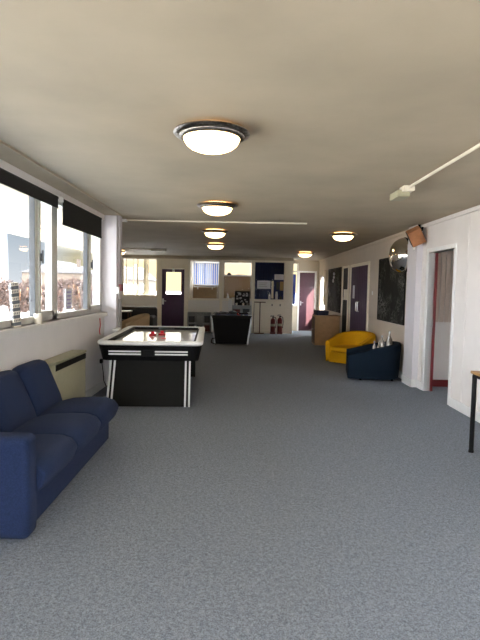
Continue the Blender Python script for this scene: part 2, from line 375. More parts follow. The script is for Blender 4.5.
# ------------------------------------------------------------------ windows, left wall
wn = 0
def window_unit(y0, y1, sp=.57, M=None, z0=1.11, z1=2.45):
    """large fixed pane and a narrow casement; local x=0 is the inside face"""
    global wn; wn += 1
    r = sroot('window_%d' % wn, (0, 0, 0)); r.location = (-2.04, (y0+y1)/2, z0)
    h = z1-z0; w = (y1-y0)/2; ysp = w-sp
    b = B(); d = -.05
    b.box(d, 0, -w, w, 0, .065); b.box(d, 0, -w, w, h-.065, h); b.box(d, 0, -w, -w+.10, 0, h); b.box(d, 0, w-.06, w, 0, h)
    b.box(d, 0, ysp-.04, ysp+.03, 0, h); put('window_frame', b, upvc, r, bevel=.004)
    b = B(); c0, c1 = ysp+.02, w-.045
    for q in ((c0, c1, .05, .11), (c0, c1, h-.11, h-.05), (c0, c0+.04, .05, h-.05), (c1-.055, c1, .05, h-.05)): b.box(-.055, .015, *q)
    s_ = put('sash', b, upvc, r, bevel=.004)
    b = B(); b.box(.015, .03, c0+.015, c0+.04, .62, .70, .004); b.box(.03, .045, c0+.018, c0+.037, .60, .73, .004); put('handle', b, gasket, s_)
    b = B(); b.box(-.06, -.004, ysp-.052, ysp-.04, .065, h-.065); put('gasket', b, gasket, r)
    b = B(); b.box(-.04, -.036, -w+.10, ysp-.04, .065, h-.065); put('pane', b, clear_g, r)
    b = B(); b.box(-.03, -.026, c0+.04, c1-.055, .11, h-.11); put('pane', b, clear_g, s_)
    return r
for i in range(5): window_unit(7.42-1.87*(i+1), 7.42-1.87*i, .60 if i == 0 else .46)
# windows of the angled wall
for a0, a1, zz0, zz1 in wh:
    wn += 1; b = B()
    r = sroot('window_%d' % wn, WM @ Vector((-.05, (a0+a1)/2, zz0)), -ang)
    w = (a1-a0)/2; h = zz1-zz0
    for q in ((-w, w, 0, .07), (-w, w, h-.07, h), (-w, -w+.07, 0, h), (w-.07, w, 0, h), (-.04, .04, 0, h)): b.box(-.06, 0, *q)
    put('window_frame', b, upvc, r); b = B(); b.box(-.032, -.028, -w+.07, w-.07, .07, h-.07); put('pane', b, clear_g, r)
def flat_window(x0, x1, z0, z1, y, fm=trim_m, fw=.035, bars=(), g=indoor_g):
    global wn; wn += 1
    r = sroot('window_%d' % wn, ((x0+x1)/2, y, z0)); b = B(); w = (x1-x0)/2; h = z1-z0
    for q in ((-w, w, 0, fw), (-w, w, h-fw, h), (-w, -w+fw, fw, h-fw), (w-fw, w, fw, h-fw)): b.box(q[0], q[1], 0, .06, q[2], q[3])
    for bx in bars: b.box(bx-fw/2, bx+fw/2, 0.0, .06, fw, h-fw)
    put('window_frame', b, fm, r); b = B(); b.box(-w+fw, w-fw, .028, .032, fw, h-fw); put('pane', b, g, r)
    return r
flat_window(-3.93, -2.77, 1.16, 2.43, YB+.02, bars=())
flat_window(-1.72, -.68, 1.10, 2.41, YB+.02, fw=.03)
flat_window(-.58, .40, 1.12, 2.42, YB+.02, fw=.03)
flat_window(.47, 1.48, 1.12, 2.39, YB+.02, fw=.02)
flat_window(1.79, 2.04, .92, 2.42, YC+.02, white_m, .02)
flat_window(-1.82, -.76, 1.60, 2.49, 19.53, white_m)
flat_window(-.64, .48, 1.98, 2.49, 19.53, white_m)
flat_window(-1.75, .25, .95, 2.2, -2.79, upvc, .06, bars=(0,))  # added behind the camera to brighten the near floor and ceiling
flat_window(.55, 2.55, .95, 2.2, -2.79, upvc, .06, bars=(0,))  # second unseen rear window, added as a light source too
# side windows in x planes
def xwindow(x, y0, y1, z0, z1, rail=None):
    global wn; wn += 1
    r = sroot('window_%d' % wn, (x, (y0+y1)/2, z0)); b = B(); w = (y1-y0)/2; h = z1-z0; f = .04
    for q in ((-w, w, 0, f), (-w, w, h-f, h), (-w, -w+f, f, h-f), (w-f, w, f, h-f)): b.box(-.03, .03, *q)
    if rail: b.box(-.03, .03, -w+f, w-f, rail-.03, rail+.03)
    put('window_frame', b, white_m, r); b = B(); b.box(-.002, .002, -w+f, w-f, f, h-f); put('pane', b, clear_g, r)
xwindow(XR+.07, 16.75, 17.7, .78, 1.98)
xwindow(4.65, 5.4, 5.9, 1.0, 2.0)

# ------------------------------------------------------------------ doors
# door_1: opening to the side room
r = sroot('door_1', (XR, 7.12, 0))
b = B()
b.box(-.014, .14, -.51, -.45, 0, 2.14); b.box(-.014, .12, .45, .52, 0, 2.14); b.box(-.014, .14, -.45, .45, 2.08, 2.14)
put('door_frame', b, white_m, r, bevel=.006)
b = B(); b.box(.088, .124, .425, .45, 0.001, 2.08); lf = put('door_stop', b, maroon, r)
b = B(); b.box(.078, .088, .43, .448, .98, 1.08); put('latch_plate', b, silver, lf)
# door_2: purple glazed door in the back wall
r = sroot('door_2', (-2.24, YB, 0))
b = B(); w = .375; 
slab(b, 'y', .02, .06, -w, w, .01, 2.085, holes=[(-.24, .265, 1.25, 1.985)]); put('door_leaf', b, purple, r)
b = B(); b.box(-.24, .265, .038, .042, 1.25, 1.985); put('pane', b, clear_g, r)
b = B(); b.box(-w+.01, -w+.07, .005, .02, .90, 1.10, .004); b.tube([(-w+.04, .01, 1.02), (-w+.04, -.03, 1.02), (-w+.15, -.03, 1.02)], .011); put('handle', b, whitep, r)
b = B(); b.box(-.03, .05, -.03, .02, 1.99, 2.07, .005); b.box(.0, .02, -.035, -.02, 2.0, 2.12); put('door_closer', b, whitep, r)
b = B(); b.box(-w-.05, -w, -.02, .06, 0, 2.14); b.box(w, w+.05, -.02, .06, 0, 2.14); b.box(-w, w, -.02, .06, 2.09, 2.14); put('door_frame', b, trim_m, r, bevel=.004)
# door_3: purple double door in the right wall
r = sroot('door_3', (XR, 11.92, 0))
b = B(); b.box(-.03, 0, -.93, -.84, 0, 2.14); b.box(-.03, 0, .84, .93, 0, 2.14); b.box(-.03, 0, -.84, .84, 2.07, 2.14); put('door_frame', b, trim_m, r, bevel=.005)
for sgn in (-1, 1):
    y0, y1 = sorted((sgn*.006, sgn*.835)); b = B(); b.box(-.015, -.001, y0, y1, .01, 2.065, .003)
    for k in range(1, 5): b.box(-.018, -.014, y0+(y1-y0)*k/5-.006, y0+(y1-y0)*k/5+.006, .1, 2.05)
    lf = put('door_leaf', b, purple2, r)
    b = B(); b.tube([(-.015, sgn*.08, 1.0), (-.055, sgn*.08, 1.02), (-.055, sgn*.08, 1.22), (-.015, sgn*.08, 1.24)], .010); put('pull_handle', b, silver, lf)
b = B(); b.box(-.0175, -.0155, .42, .62, 1.30, 1.62); put('paper_sign', b, paper, r)
# door_4: narrow dark glazed panel beside it
r = sroot('door_4', (XR, 13.44, 0))
b = B(); b.box(-.03, 0, -.38, -.32, 0, 2.14); b.box(-.03, 0, .32, .38, 0, 2.14); b.box(-.03, 0, -.32, .32, 2.08, 2.14); put('door_frame', b, trim_m, r, bevel=.005)
b = B(); b.box(-.012, -.001, -.32, .32, .01, 2.08); put('door_leaf', b, blackb, r)
b = B(); b.box(-.018, -.012, -.24, .20, 1.24, 1.52); put('paper_sign', b, trim_m, r)
# door_5: plum door at the end of the corridor
r = sroot('door_5', (2.39, YC, 0))
b = B(); b.box(-.268, .268, .01, .05, .01, 2.095, .003); lf = put('door_leaf', b, purple3, r)
b = B(); b.box(-.23, -.19, .0, .01, .92, 1.08, .003); b.tube([(-.21, .0, 1.02), (-.21, -.035, 1.02), (-.12, -.035, 1.02)], .009); put('handle', b, silver, lf)

# ------------------------------------------------------------------ window blinds
def roller(y0, y1, ztop, zbot, label, x=-1.95):
    r = thing('roller_blind', label, 'blind', (x, (y0+y1)/2, zbot), 0, 'black roller blinds on the left windows')
    w = (y1-y0)/2; h = ztop-zbot
    b = B(); b.box(-.003, .003, -w, w, 0, h); b.box(-.006, .006, -w, w, -.005, .02); put('cloth', b, black_cloth, r)
    b = B(); b.cyl((-.012, -w-.01, h), (-.012, w+.01, h), .018); put('roller_tube', b, black_cloth, r)
    b = B(); b.box(-.035, .012, w+.01, w+.02, h-.03, h+.03); put('bracket', b, whitep, r)
    put('bracket', B().box(-.035, .012, -w-.02, -w-.01, h-.03, h+.03), whitep, r); return r
roller(2.2, 5.42, 2.415, 2.31, 'black roller blind at the left edge, pulled down only slightly')
roller(5.57, 7.10, 2.42, 2.155, 'black roller blind nearest the pillar, pulled down lower')
# ivory vertical blind at the far left window
def vblind(name, x0, x1, z0, z1, y, slats, m, label, rot=0.5):
    r = thing(name, label, 'blind', ((x0+x1)/2, y, z1))
    b = B(); b.box(-(x1-x0)/2, (x1-x0)/2, -.02, .02, -.03, 0); put('head_rail', b, whitep, r)
    for (sx, w, mm) in slats:
        b = B(); c, s = math.cos(rot)*w/2, math.sin(rot)*.04
        X = sx-(x0+x1)/2
        b.prism([(X-c, -s, z0-z1), (X+c, s, z0-z1), (X+c, s+.003, z0-z1), (X-c, -s+.003, z0-z1)], (0, 0, z1-z0-.03)); put('slat', b, mm, r)
    return r
vblind('vertical_blind', -3.92, -2.80, 1.20, 2.42, YB+.16, [(-3.84, .04, warmslat), (-3.60, .03, warmslat), (-3.46, .05, warmslat), (-3.20, .12, warmslat), (-3.11, .05, warmslat)], warmslat,
       'ivory vertical blind slats drawn apart at the far left glowing window')
sl = []
for k in range(13): sl.append((-1.76+k*.08, .070, slatb if k % 4 in (1,) or k in (10, 11) else slat_m))
vblind('vertical_blind', -1.80, -.76, 1.62, 2.44, 19.42, sl, slat_m, 'pale blue vertical blind behind the glazed back wall, above the shelf')
sl = [(3.0+k*.078, .082, creamslat) for k in range(15)]
vblind('vertical_blind', 2.95, 4.2, 1.03, 2.20, 7.88, sl, creamslat, 'closed cream vertical blind seen through the right hand doorway', .3)

# ------------------------------------------------------------------ ceiling lights
def ceiling_light(x, y, label):
    r = thing('ceiling_light', label, 'ceiling light', (x, y, cz(x)), 0, 'round opal ceiling lights')
    
    b = B(); b.lathe([(0, -.022), (.245, -.022), (.25, -.03), (.24, -.042), (.215, -.046), (.212, -.056), (.198, -.066), (.186, -.064), (.18, -.045), (0, -.045)], n=48); put('rim', b, brushed, r, smooth=True)
    b = B(); b.cyl((0, 0, -.022), (0, 0, 0), .06); put('mount', b, brushed, r)
    b = B(); b.lathe([(.16, -.018), (.17, -.014), (.17, -.008), (.16, -.004), (.15, -.008), (.15, -.014), (.16, -.018)], n=32); put('halo_ring', b, glow, r)  # unseen ring added above the rim to throw a warm halo overhead
    b = B(); b.lathe([(.185, -.060), (.182, -.072), (.168, -.097), (.14, -.120), (.10, -.136), (.05, -.146), (0, -.149)], n=40); put('glass_bowl', b, opal, r, smooth=True)
    return r
LT = [(-.205, 3.37, 'lit round ceiling light nearest the camera, the largest of all'),
      (-.30, 6.26, 'second lit round ceiling light from the camera, just before the long ceiling conduit'),
      (-.47, 9.12, 'lit round ceiling light just beyond the long ceiling conduit, third in the row'),
      (-.59, 11.85, 'farthest lit round ceiling light of the central row'),
      (1.84, 9.2, 'lit round ceiling light on the right over the yellow tub chair'),
      (1.78, 14.05, 'lit round ceiling light at the far right above the wooden cabinet'),
      (-3.56, 14.8, 'lit round ceiling light half hidden behind the pillar, far left')]
l0 = ceiling_light(*LT[0])
for x, y, lb in LT[1:]:
    q = dup(l0, (x, y, cz(x)), 0, lb)

# ceiling services
r = thing('ceiling_conduit', 'long thin white conduit crossing the ceiling from the pillar', 'conduit', (-.4, 7.93, 2.53))
b = B(); b.cyl((-1.44, 0, -.012), (1.42, 0, -.012), .012, n=10); put('tube', b, trim_m, r)
b = B(); b.box(-1.46, -1.38, -.04, .04, -.04, 0, .004); put('end_box', b, whitep, r)
r = thing('emergency_sensor', 'cream ceiling detector box with straight conduit at upper right', 'sensor', (1.60, 5.12, 2.526))
b = B(); b.cyl((.02, -.05, -.017), (.02, -3.4, -.017), .013, n=10); put('conduit', b, trim_m, r)
b = B(); b.box(-.035, .075, -.16, -.02, -.05, 0, .006); put('junction_box', b, trim_m, r)
b = B(); b.box(-.075, .05, -.10, .17, -.10, -.03, .012); put('sensor_body', b, heat_m, r)
r = thing('strip_light', 'slim unlit strip light on the ceiling at far left', 'strip light', (-2.52, 14.0, 2.53))
b = B(); b.box(-.85, .48, -.03, .03, -.03, 0, .004); put('base', b, trim_m, r)
b = B(); b.box(.05, .46, -.045, .045, -.075, -.03, .01); put('diffuser', b, tubem, r)

# ------------------------------------------------------------------ blue sofa
r = thing('sofa', 'dark blue fabric three seat sofa with one arm under the window', 'sofa', (-1.59, 3.875, 0))
r.scale = (.985, .985, .985)
def rb(x0, x1, y0, y1, z0, z1, bev, seg=4): return B().box(x0, x1, y0, y1, z0, z1, bev, seg)
# world to local helper
def L_(x, y): return x+1.62, y-3.93
put('arm', rb(-1.99+1.62, -1.22+1.62, 2.87-3.93, 3.03-3.93, .01, .628, .045), navy, r, smooth=True)
put('base', rb(-1.97+1.62, -1.27+1.62, 3.03-3.93, 4.90-3.93, .01, .30, .02), navy, r, smooth=True)
for i in range(3):
    y0 = 3.035+i*.63; y1 = y0+.625
    b = B()
    # crowned cushion with a rolled front
    prof = [(-1.74, .29), (-1.74, .40), (-1.6, .438), (-1.42, .452), (-1.27, .448), (-1.20, .425), (-1.165, .38), (-1.16, .33), (-1.185, .27), (-1.22, .235), (-1.27, .23)]
    n = 8; rows = []
    for k in range(n+1):
        tt = k/n; yy_ = y0+(y1-y0)*tt; sag = (1-(2*tt-1)**4)
        rows.append([b.bm.verts.new((px+1.62-(0.0 if px < -1.3 else .022*(1-sag)), yy_-3.93, pz-.03*(1-sag) if pz > .35 else pz)) for px, pz in prof])
    for A_, C_ in zip(rows[:-1], rows[1:]):
        for q in range(len(prof)):
            w_ = (q+1) % len(prof); b.bm.faces.new((A_[q], A_[w_], C_[w_], C_[q]))
    b.bm.faces.new(rows[0]); b.bm.faces.new(rows[-1][::-1])
    put('seat_cushion', b, navy, r, smooth=True, bevel=.012)
    b = B()
    prof = [(-1.995, .30), (-1.995, .74), (-1.975, .775), (-1.93, .785), (-1.885, .77), (-1.855, .72), (-1.80, .58), (-1.745, .45), (-1.72, .36), (-1.74, .30)]; prof = [(a_+.02 if a_ > -1.9 else a_, z_+(.02 if z_ > .7 else 0)) for a_, z_ in prof]
    rows = []
    for k in range(n+1):
        tt = k/n; yy_ = y0+(y1-y0)*tt; sag = (1-(2*tt-1)**6)
        rows.append([b.bm.verts.new((px+1.62-(.03*(1-sag) if px > -1.9 else 0), yy_-3.93, pz-.05*(1-sag) if pz > .7 else pz)) for px, pz in prof])
    for A_, C_ in zip(rows[:-1], rows[1:]):
        for q in range(len(prof)):
            w_ = (q+1) % len(prof); b.bm.faces.new((A_[q], A_[w_], C_[w_], C_[q]))
    b.bm.faces.new(rows[0]); b.bm.faces.new(rows[-1][::-1])
    put('back_cushion', b, navy, r, smooth=True, bevel=.015)

# storage heater
r = thing('storage_heater', 'beige metal storage heater on the wall beyond the sofa', 'heater', (-1.895, 5.45, .03))
put('casing', rb(-.08, .08, -.5, .5, .03, .67, .012, 3), heat_m, r, smooth=True)
put('lid', rb(-.085, .09, -.51, .51, .675, .70, .006, 2), heat_m, r)
b = B(); b.box(.078, .086, -.48, .49, .605, .665)
for k in range(28): b.box(.086, .089, -.47+k*.034, -.462+k*.034, .61, .66)
put('grille', b, blackb, r)
for y in (-.38, .38): put('foot', rb(-.06, .06, y-.02, y+.02, -.03, .03, .004), blackb, r)

# wall socket with plug and cable
r = thing('wall_socket', 'white wall socket with black plug under the window beside games table', 'socket', (XL, 7.15, .42))
b = B(); b.box(0, .012, -.075, .075, -.045, .045, .003); put('plate', b, whitep, r)
b = B(); b.box(.012, .05, -.03, .03, -.03, .03, .006); pg = put('plug', b, blackp, r)
b = B(); b.tube([(.04, 0, -.03), (.05, .03, -.16), (.04, .10, -.30), (.05, .2, -.40), (.10, .34, -.41)], .006); put('cable', b, blackp, r)

# ------------------------------------------------------------------ air hockey table
r = thing('air_hockey_table', 'white topped air hockey table with black sides and striped legs', 'games table', (-1.155, 7.32, 0), math.radians(3.3))
r.scale = (1.0, 1.03, 1.003)
W, LN = .645, 1.20
b = B()   # rim: rounded ring
def rrect(w, l, rad, n=6):
    pts = []
    for cx, cy, a0 in ((w-rad, l-rad, 0), (-w+rad, l-rad, PI/2), (-w+rad, -l+rad, PI), (w-rad, -l+rad, 3*PI/2)):
        for k in range(n+1):
            a = a0+PI/2*k/n; pts.append((cx+rad*math.cos(a), cy+rad*math.sin(a)))
    return pts
def ring(b, secs):
    rows = []
    for w, l, rad, z in secs: rows.append([b.bm.verts.new((x, y, z)) for x, y in rrect(w, l, max(rad, .001))])
    n = len(rows[0])
    for A_, C_ in zip(rows, rows[1:]+rows[:1]):
        for i in range(n):
            j = (i+1) % n; b.bm.faces.new((A_[i], A_[j], C_[j], C_[i]))
ring(b, [(W-.02, LN-.02, .10, .775), (W, LN, .12, .79), (W, LN, .12, .815), (W-.012, LN-.012, .11, .828), (W-.085, LN-.085, .05, .828), (W-.092, LN-.092, .045, .82), (W-.092, LN-.092, .045, .775)])
put('rim', b, whitep, r, smooth=True)
b = B(); ring(b, [(W-.012, LN-.03, .10, .775), (W-.09, LN-.09, .04, .775), (W-.13, LN-.13, .04, .585), (W-.055, LN-.075, .08, .585)]); 
put('apron', b, blackp, r, smooth=True)
b = B(); b.box(-W+.10, W-.10, -LN+.10, LN-.10, .735, .775); b.box(-.15, .15, -.006, .006, .775, .776); put('playing_surface', b, play, r)
b = B()
b.box(-W+.093, -W+.125, -LN+.16, LN-.12, .776, .816, .003); b.box(W-.125, W-.093, -LN+.16, LN-.12, .776, .80, .003)
b.box(-W+.12, W-.12, LN-.125, LN-.093, .776, .816, .003); put('cushion_rail', b, blackp, r)
b = B(); b.box(-.13, .13, LN-.15, LN-.135, .776, .80); put('goal', b, darkm, r)
# stripes on near apron (follow its slope)
def apz(z): return -(LN-.03-(LN-.03-(LN-.075))*((.775-z)/.19))
for z in (.665, .70):
    for x0, x1 in ((-.50, -.11), (.06, .46)):
        b = B(); y = apz(z)
        b.box(x0, x1, y-.008, y+.010, z-.009, z+.009); put('stripe', b, whitep, r)
b = B(); b.box(-.10, .05, -LN+.035, -LN+.06, .64, .72, .006); put('puck_return', b, blackp, r)
for s in (-1, 1):
    b = B(); y = s*(LN-.16)
    b.prism([(-.49, y-.03, .59), (.49, y-.03, .59), (.49, y-.03, .0), (-.54, y-.03, .0)], (0, .06, 0)); lg = put('leg_panel', b, blackb, r)
    for sx in (-1, 1):
        for off in (.0, .05):
            xt = sx*(.485-off) ; xb = sx*(.535-off) if sx < 0 else sx*(.480-off)
            b = B(); b.prism([(xt-.011, y-.045, .585), (xt+.011, y-.045, .585), (xb+.011, y-.045, 0), (xb-.011, y-.045, 0)], (0, .012, 0)); put('leg_stripe', b, whitep if s < 0 else blackb, lg)
b = B(); b.box(-.42, .42, -LN+.2, LN-.2, .50, .60); b.box(-.40, .40, -LN+.20, -LN+.23, .04, .12); put('under_box', b, blackb, r)
b = B(); b.box(-W-.03, -W+.05, -.05, .20, .826, .875, .01); put('score_unit', b, whitep, r)
def striker(x, y, lab):
    p = wmat(bpy.data.objects['air_hockey_table']) @ Vector((x, y, .7761))
    q = thing('air_hockey_mallet', lab, 'mallet', p, 0, 'red air hockey mallets')
    b = B(); b.lathe([(0, 0), (.052, 0), (.054, .012), (.050, .026), (.035, .030), (.026, .03), (.024, .045), (.030, .056), (.022, .066), (0, .068)], n=24); put('body', b, redp, q, smooth=True)
    b = B(); b.lathe([(.053, .008), (.056, .010), (.056, .016), (.053, .018)], n=24); put('bumper', b, redx, q)
    return q
striker(-.11, .05, 'red air hockey mallet on the table, left of the pair')
striker(.02, .14, 'red air hockey mallet on the table, right of the pair')
tag(put('air_hockey_puck', B().lathe([(0, .779), (.035, .779), (.036, .785), (0, .787)], (-1.05, 7.0, 0), 20), redp), 'small flat red puck in front of the two mallets', 'puck')

# ------------------------------------------------------------------ tub chairs
def tub(name, label, loc, rz, m, armh=.46, backh=.61, w=.39, d=.36, th=.10):
    r = thing(name, label, 'armchair', loc, rz)
    path = []
    ns, nc = 5, 20
    for k in range(ns): path.append((w, -d+(d+0.0)*k/ns, 1, 0, k/ns*.25))
    for k in range(nc+1):
        a = PI*k/nc; path.append((w*math.cos(a), w*math.sin(a)*.92, math.cos(a), math.sin(a), .25+.5*k/nc))
    for k in range(1, ns+1): path.append((-w, -d*k/ns, -1, 0, .75+.25*k/ns))
    b = B(); rows = []
    for x, y, nx, ny, t in path:
        k = math.sin(PI*t)**1.2; z = armh+(backh-armh)*k; fl = .012*k
        T = th*(.95+.1*k)
        sec = [(0-.02, .03), (0-.004, .25), (fl, z-.04), (fl-.015, z-.008), (fl-.05, z), (-T+.015, z-.008), (-T, z-.04), (-T-.005, .30), (-T-.01, .10)]
        rows.append([b.bm.verts.new((x+nx*s, y+ny*s, zz)) for s, zz in sec])
    for A_, C_ in zip(rows[:-1], rows[1:]):
        for q in range(len(sec)):
            w_ = (q+1) % len(sec); b.bm.faces.new((A_[q], A_[w_], C_[w_], C_[q]))
    b.bm.faces.new(rows[0]); b.bm.faces.new(rows[-1][::-1])
    put('shell', b, m, r, smooth=True, bevel=.012)
    iw = w-th+.01
    b = B(); pts = [(iw, -d+.03)]+[(iw*math.cos(PI*k/14), iw*math.sin(PI*k/14)*.9) for k in range(15)]+[(-iw, -d+.03)]
    b.prism([(x, y, .25) for x, y in pts], (0, 0, .10)); put('seat_cushion', b, m, r, smooth=True, bevel=.03)
    b = B(); pts = [(iw, -d+.005)]+[(iw*math.cos(PI*k/14), iw*math.sin(PI*k/14)*.9) for k in range(15)]+[(-iw, -d+.005)]
    b.prism([(x, y, .03) for x, y in pts], (0, 0, .215)); put('base', b, m, r, bevel=.008)
    for fx, fy in ((.28, -.28), (-.28, -.28), (.22, .24), (-.22, .24)): b = B(); b.cyl((fx, fy, 0), (fx, fy, .035), .02); put('foot', b, blackp, r)
    return r
tub('tub_chair', 'navy blue tub armchair beside the white pilaster, seen from its side', (2.375, 8.64, 0), math.radians(-100), navyd, armh=.44, backh=.635, w=.42, d=.50)
tub('tub_chair', 'bright yellow tub armchair behind the navy chair', (2.38, 10.36, 0), math.radians(-44), yellow, armh=.46, backh=.65, w=.42, d=.44)
tub('tub_chair', 'beige rounded armchair beyond the air hockey table', (-2.46, 12.1, 0), math.radians(-60), beige_c, armh=.62, backh=.84, w=.31, d=.36)

# objects standing on the navy chair seat
def bottle(x, y, z, h, rad, lab, m=bottle_m):
    r = thing('bottle', lab, 'bottle', (x, y, z), 0, 'silvery bottles on the navy chair')
    b = B(); b.lathe([(0, 0), (rad, 0), (rad*1.02, .01), (rad, h*.62), (rad*.8, h*.72), (rad*.35, h*.82), (rad*.32, h*.93), (0, h*.93)], n=20); put('body', b, m, r, smooth=True)
    b = B(); b.cyl((0, 0, h*.92), (0, 0, h), rad*.4); put('cap', b, grey_m, r)
bottle(2.575, 8.62, .352, .46, .055, 'tall silvery bottle standing on the navy chair, tallest')
bottle(2.47, 8.68, .352, .38, .045, 'silvery bottle left of the tallest one on the navy chair')
bottle(2.53, 8.49, .352, .38, .04, 'silvery bottle at the near side of the tallest one')
bottle(2.39, 8.60, .352, .28, .03, 'small silvery bottle in the middle of the navy chair')
bottle(2.31, 8.58, .352, .29, .028, 'small silvery bottle nearest the front of the navy chair')

# ------------------------------------------------------------------ pool table
r = thing('pool_table', 'black tapered pool table with silver corner trims at the far end', 'games table', (-.21, 14.05, 0))
b = B(); w0, w1 = .425, .53; y0, y1 = -.75, .75
vsb = [b.bm.verts.new(p) for p in ((-w0, y0, .02), (w0, y0, .02), (w0, y1, .02), (-w0, y1, .02), (-w1+.02, y0-.02, .70), (w1-.02, y0-.02, .70), (w1-.02, y1+.02, .70), (-w1+.02, y1+.02, .70))]
for f in ((0, 1, 5, 4), (1, 2, 6, 5), (2, 3, 7, 6), (3, 0, 4, 7), (3, 2, 1, 0), (4, 5, 6, 7)): b.bm.faces.new([vsb[i] for i in f])
put('body', b, blackp, r, bevel=.006)
b = B(); ring(b, [(w1, .80, .05, .70), (w1+.012, .81, .06, .715), (w1+.01, .81, .06, .775), (w1-.07, .72, .02, .78), (w1-.08, .71, .02, .735), (w1-.08, .71, .02, .70)]); put('rail', b, blackb, r)
b = B(); b.box(-w1+.07, w1-.07, -.72, .72, .70, .735); put('playing_cloth', b, bluecloth, r)
for sx in (-1, 1):
    for yy_ in (-.775, .765):
        b = B(); b.prism([(sx*(w0-.015), yy_, 0), (sx*(w0+.02), yy_, 0), (sx*(w1+.012), yy_-.02, .74), (sx*(w1-.02), yy_-.02, .74)], (0, .03, 0)); put('corner_trim', b, silver, r)
for sx in (-1, 1):
    for sy in (-1, 1):
        b = B(); b.lathe([(0, 0), (.045, 0), (.05, .012), (.03, .018), (0, .018)], (sx*(w1-.05), sy*.75, .775)); put('pocket_cap', b, silver, r)
b = B(); b.tube([(-.30, -.80, .20), (-.50, -.85, .16), (-.52, -.86, .06), (-.40, -.83, .01)], .012); put('coin_pipe', b, blackp, r)
def pball(x, y, m, lab, g): tag(put('pool_ball', B().ball((x, y, .763), .028, n=14), m, smooth=True), lab, 'ball', g)
pball(.0, 13.52, balls_r, 'red ball on the black pool table, nearest the front edge', 'pool balls')
pball(.10, 13.48, balls_w, 'white ball on the black pool table', 'pool balls')
pball(-.05, 14.2, balls_r, 'red ball lying farther back on the pool table', 'pool balls')
def lump(x, y, z, sx, sy, sz, m, name, lab, cat, seed=0):
    rnd = random.Random(seed); b = B(); b.ball((0, 0, 0), 1, (sx, sy, sz), 14)
    for v in b.bm.verts: v.co += Vector((rnd.uniform(-1, 1)*sx*.14, rnd.uniform(-1, 1)*sy*.14, rnd.uniform(-1, 1)*sz*.14))
    zm = min(v.co.z for v in b.bm.verts)
    for v in b.bm.verts: v.co += Vector((x, y, z-zm))
    return tag(put(name, b, m, smooth=True), lab, cat)
lump(-.47, 14.3, .735, .15, .18, .045, black_l, 'folded_jacket', 'crumpled black jacket on the left of the pool table', 'jacket', 1)
lump(-.20, 14.5, .735, .13, .15, .055, darkm, 'folded_cloth', 'crumpled dark grey cloth in the middle of the pool table', 'cloth', 2)

# ------------------------------------------------------------------ shelving by the back wall
def cubby(name, x0, x1, z1, cols, rows_, lab, m, y=YB-.45, depth=.36):
    r = thing(name, lab, 'shelf unit', ((x0+x1)/2, y, 0)); w = (x1-x0)/2
    b = B(); b.box(-w, w, depth-.015, depth, 0, z1)
    for k in range(cols+1):
        x = -w+2*w*k/cols; b.box(max(-w, x-.012), min(w, x+.012), 0, depth, 0, z1)
    put('carcass', b, m, r)
    for k in range(rows_+1):
        z = max(.0, z1*k/rows_-.024 if k else .03); b = B(); b.box(-w+.001, w-.001, .002, depth-.002, z, z+.024); put('shelf', b, m, r)
    return r
cubby('cube_shelf', -1.70, -.94, .68, 3, 2, 'low grey open shelf unit left of the pool table', grey_m)
for k, (x, z, h, mm_) in enumerate([(-1.575, .342, .20, darkm), (-1.32, .342, .26, grey_m), (-1.065, .342, .22, darkm), (-1.575, .054, .22, darkm), (-1.32, .054, .18, blackb), (-1.065, .054, .2, redx)]):
    b = B(); b.box(x-.085, x+.085, YB-.40, YB-.16, z, z+h, .006); b.box(x-.09, x+.09, YB-.405, YB-.155, z+h-.03, z+h)
    tag(put('storage_box', b, mm_), ['dark box on upper left of low grey shelf', 'grey box on upper middle of low grey shelf', 'dark box on upper right of low grey shelf', 'dark box on lower left of low grey shelf', 'black box on lower middle of low grey shelf', 'dull red box on lower right of low grey shelf'][k], 'box', 'boxes on the low grey shelf')
cubby('open_shelf', -.25, .38, .93, 2, 3, 'taller pale grey shelf unit behind the pool table', grey_m)
for k, (x, z, h, mm_) in enumerate([(-.10, .62, .18, redx), (.21, .62, .2, darkm)]):
    b = B(); b.box(x-.11, x+.11, YB-.40, YB-.18, z, z+h, .006); b.box(x-.115, x+.115, YB-.405, YB-.175, z+h-.025, z+h)
    tag(put('storage_box', b, mm_), ['dull red box on the taller shelf behind pool table', 'dark box on the taller shelf behind pool table'][k], 'box')
# dark framed picture of pale figures on top of the shelf
r = thing('picture_panel', 'black picture panel with pale grey shapes standing on the taller shelf', 'picture', (.075, YB-.32, .931))
b = B(); b.box(-.25, .25, 0, .02, 0, .47, .003); put('panel', b, blackp, r)
rnd = random.Random(5); b = B()
for k in range(26):
    x, z, s = rnd.uniform(-.17, .17), rnd.uniform(.05, .42), rnd.uniform(.015, .04)
    if abs(x) > .11 and .15 < z < .3 and k % 2: continue
    put('pale_shape', B().box(x-s, x+s, -.003, 0, z-s*.7, z+s*.7), grey_m, r)
for k, x in enumerate((-.11, .11, .25)):
    b = B(); b.lathe([(0, .935), (.03, .935), (.035, .99), (.03, 1.01), (0, 1.01)], (x, YB-.40, 0), 16)
    tag(put('cup', b, creamp if k < 2 else bottle_m, smooth=True), ['small pale cup in front of the dark picture panel, leftmost', 'small pale cup in front of the dark picture panel, middle', 'small silvery cup in front of the dark picture panel, rightmost'][k], 'cup', 'cups on the taller shelf')
b = B(); b.box(-.375, -.27, YB-.32, YB-.10, .0, 1.12, .008); b.box(-.375, -.27, YB-.325, YB-.32, .9, 1.0); tag(put('white_cabinet', b, whitep), 'narrow tall white box left of the dark picture panel', 'box')

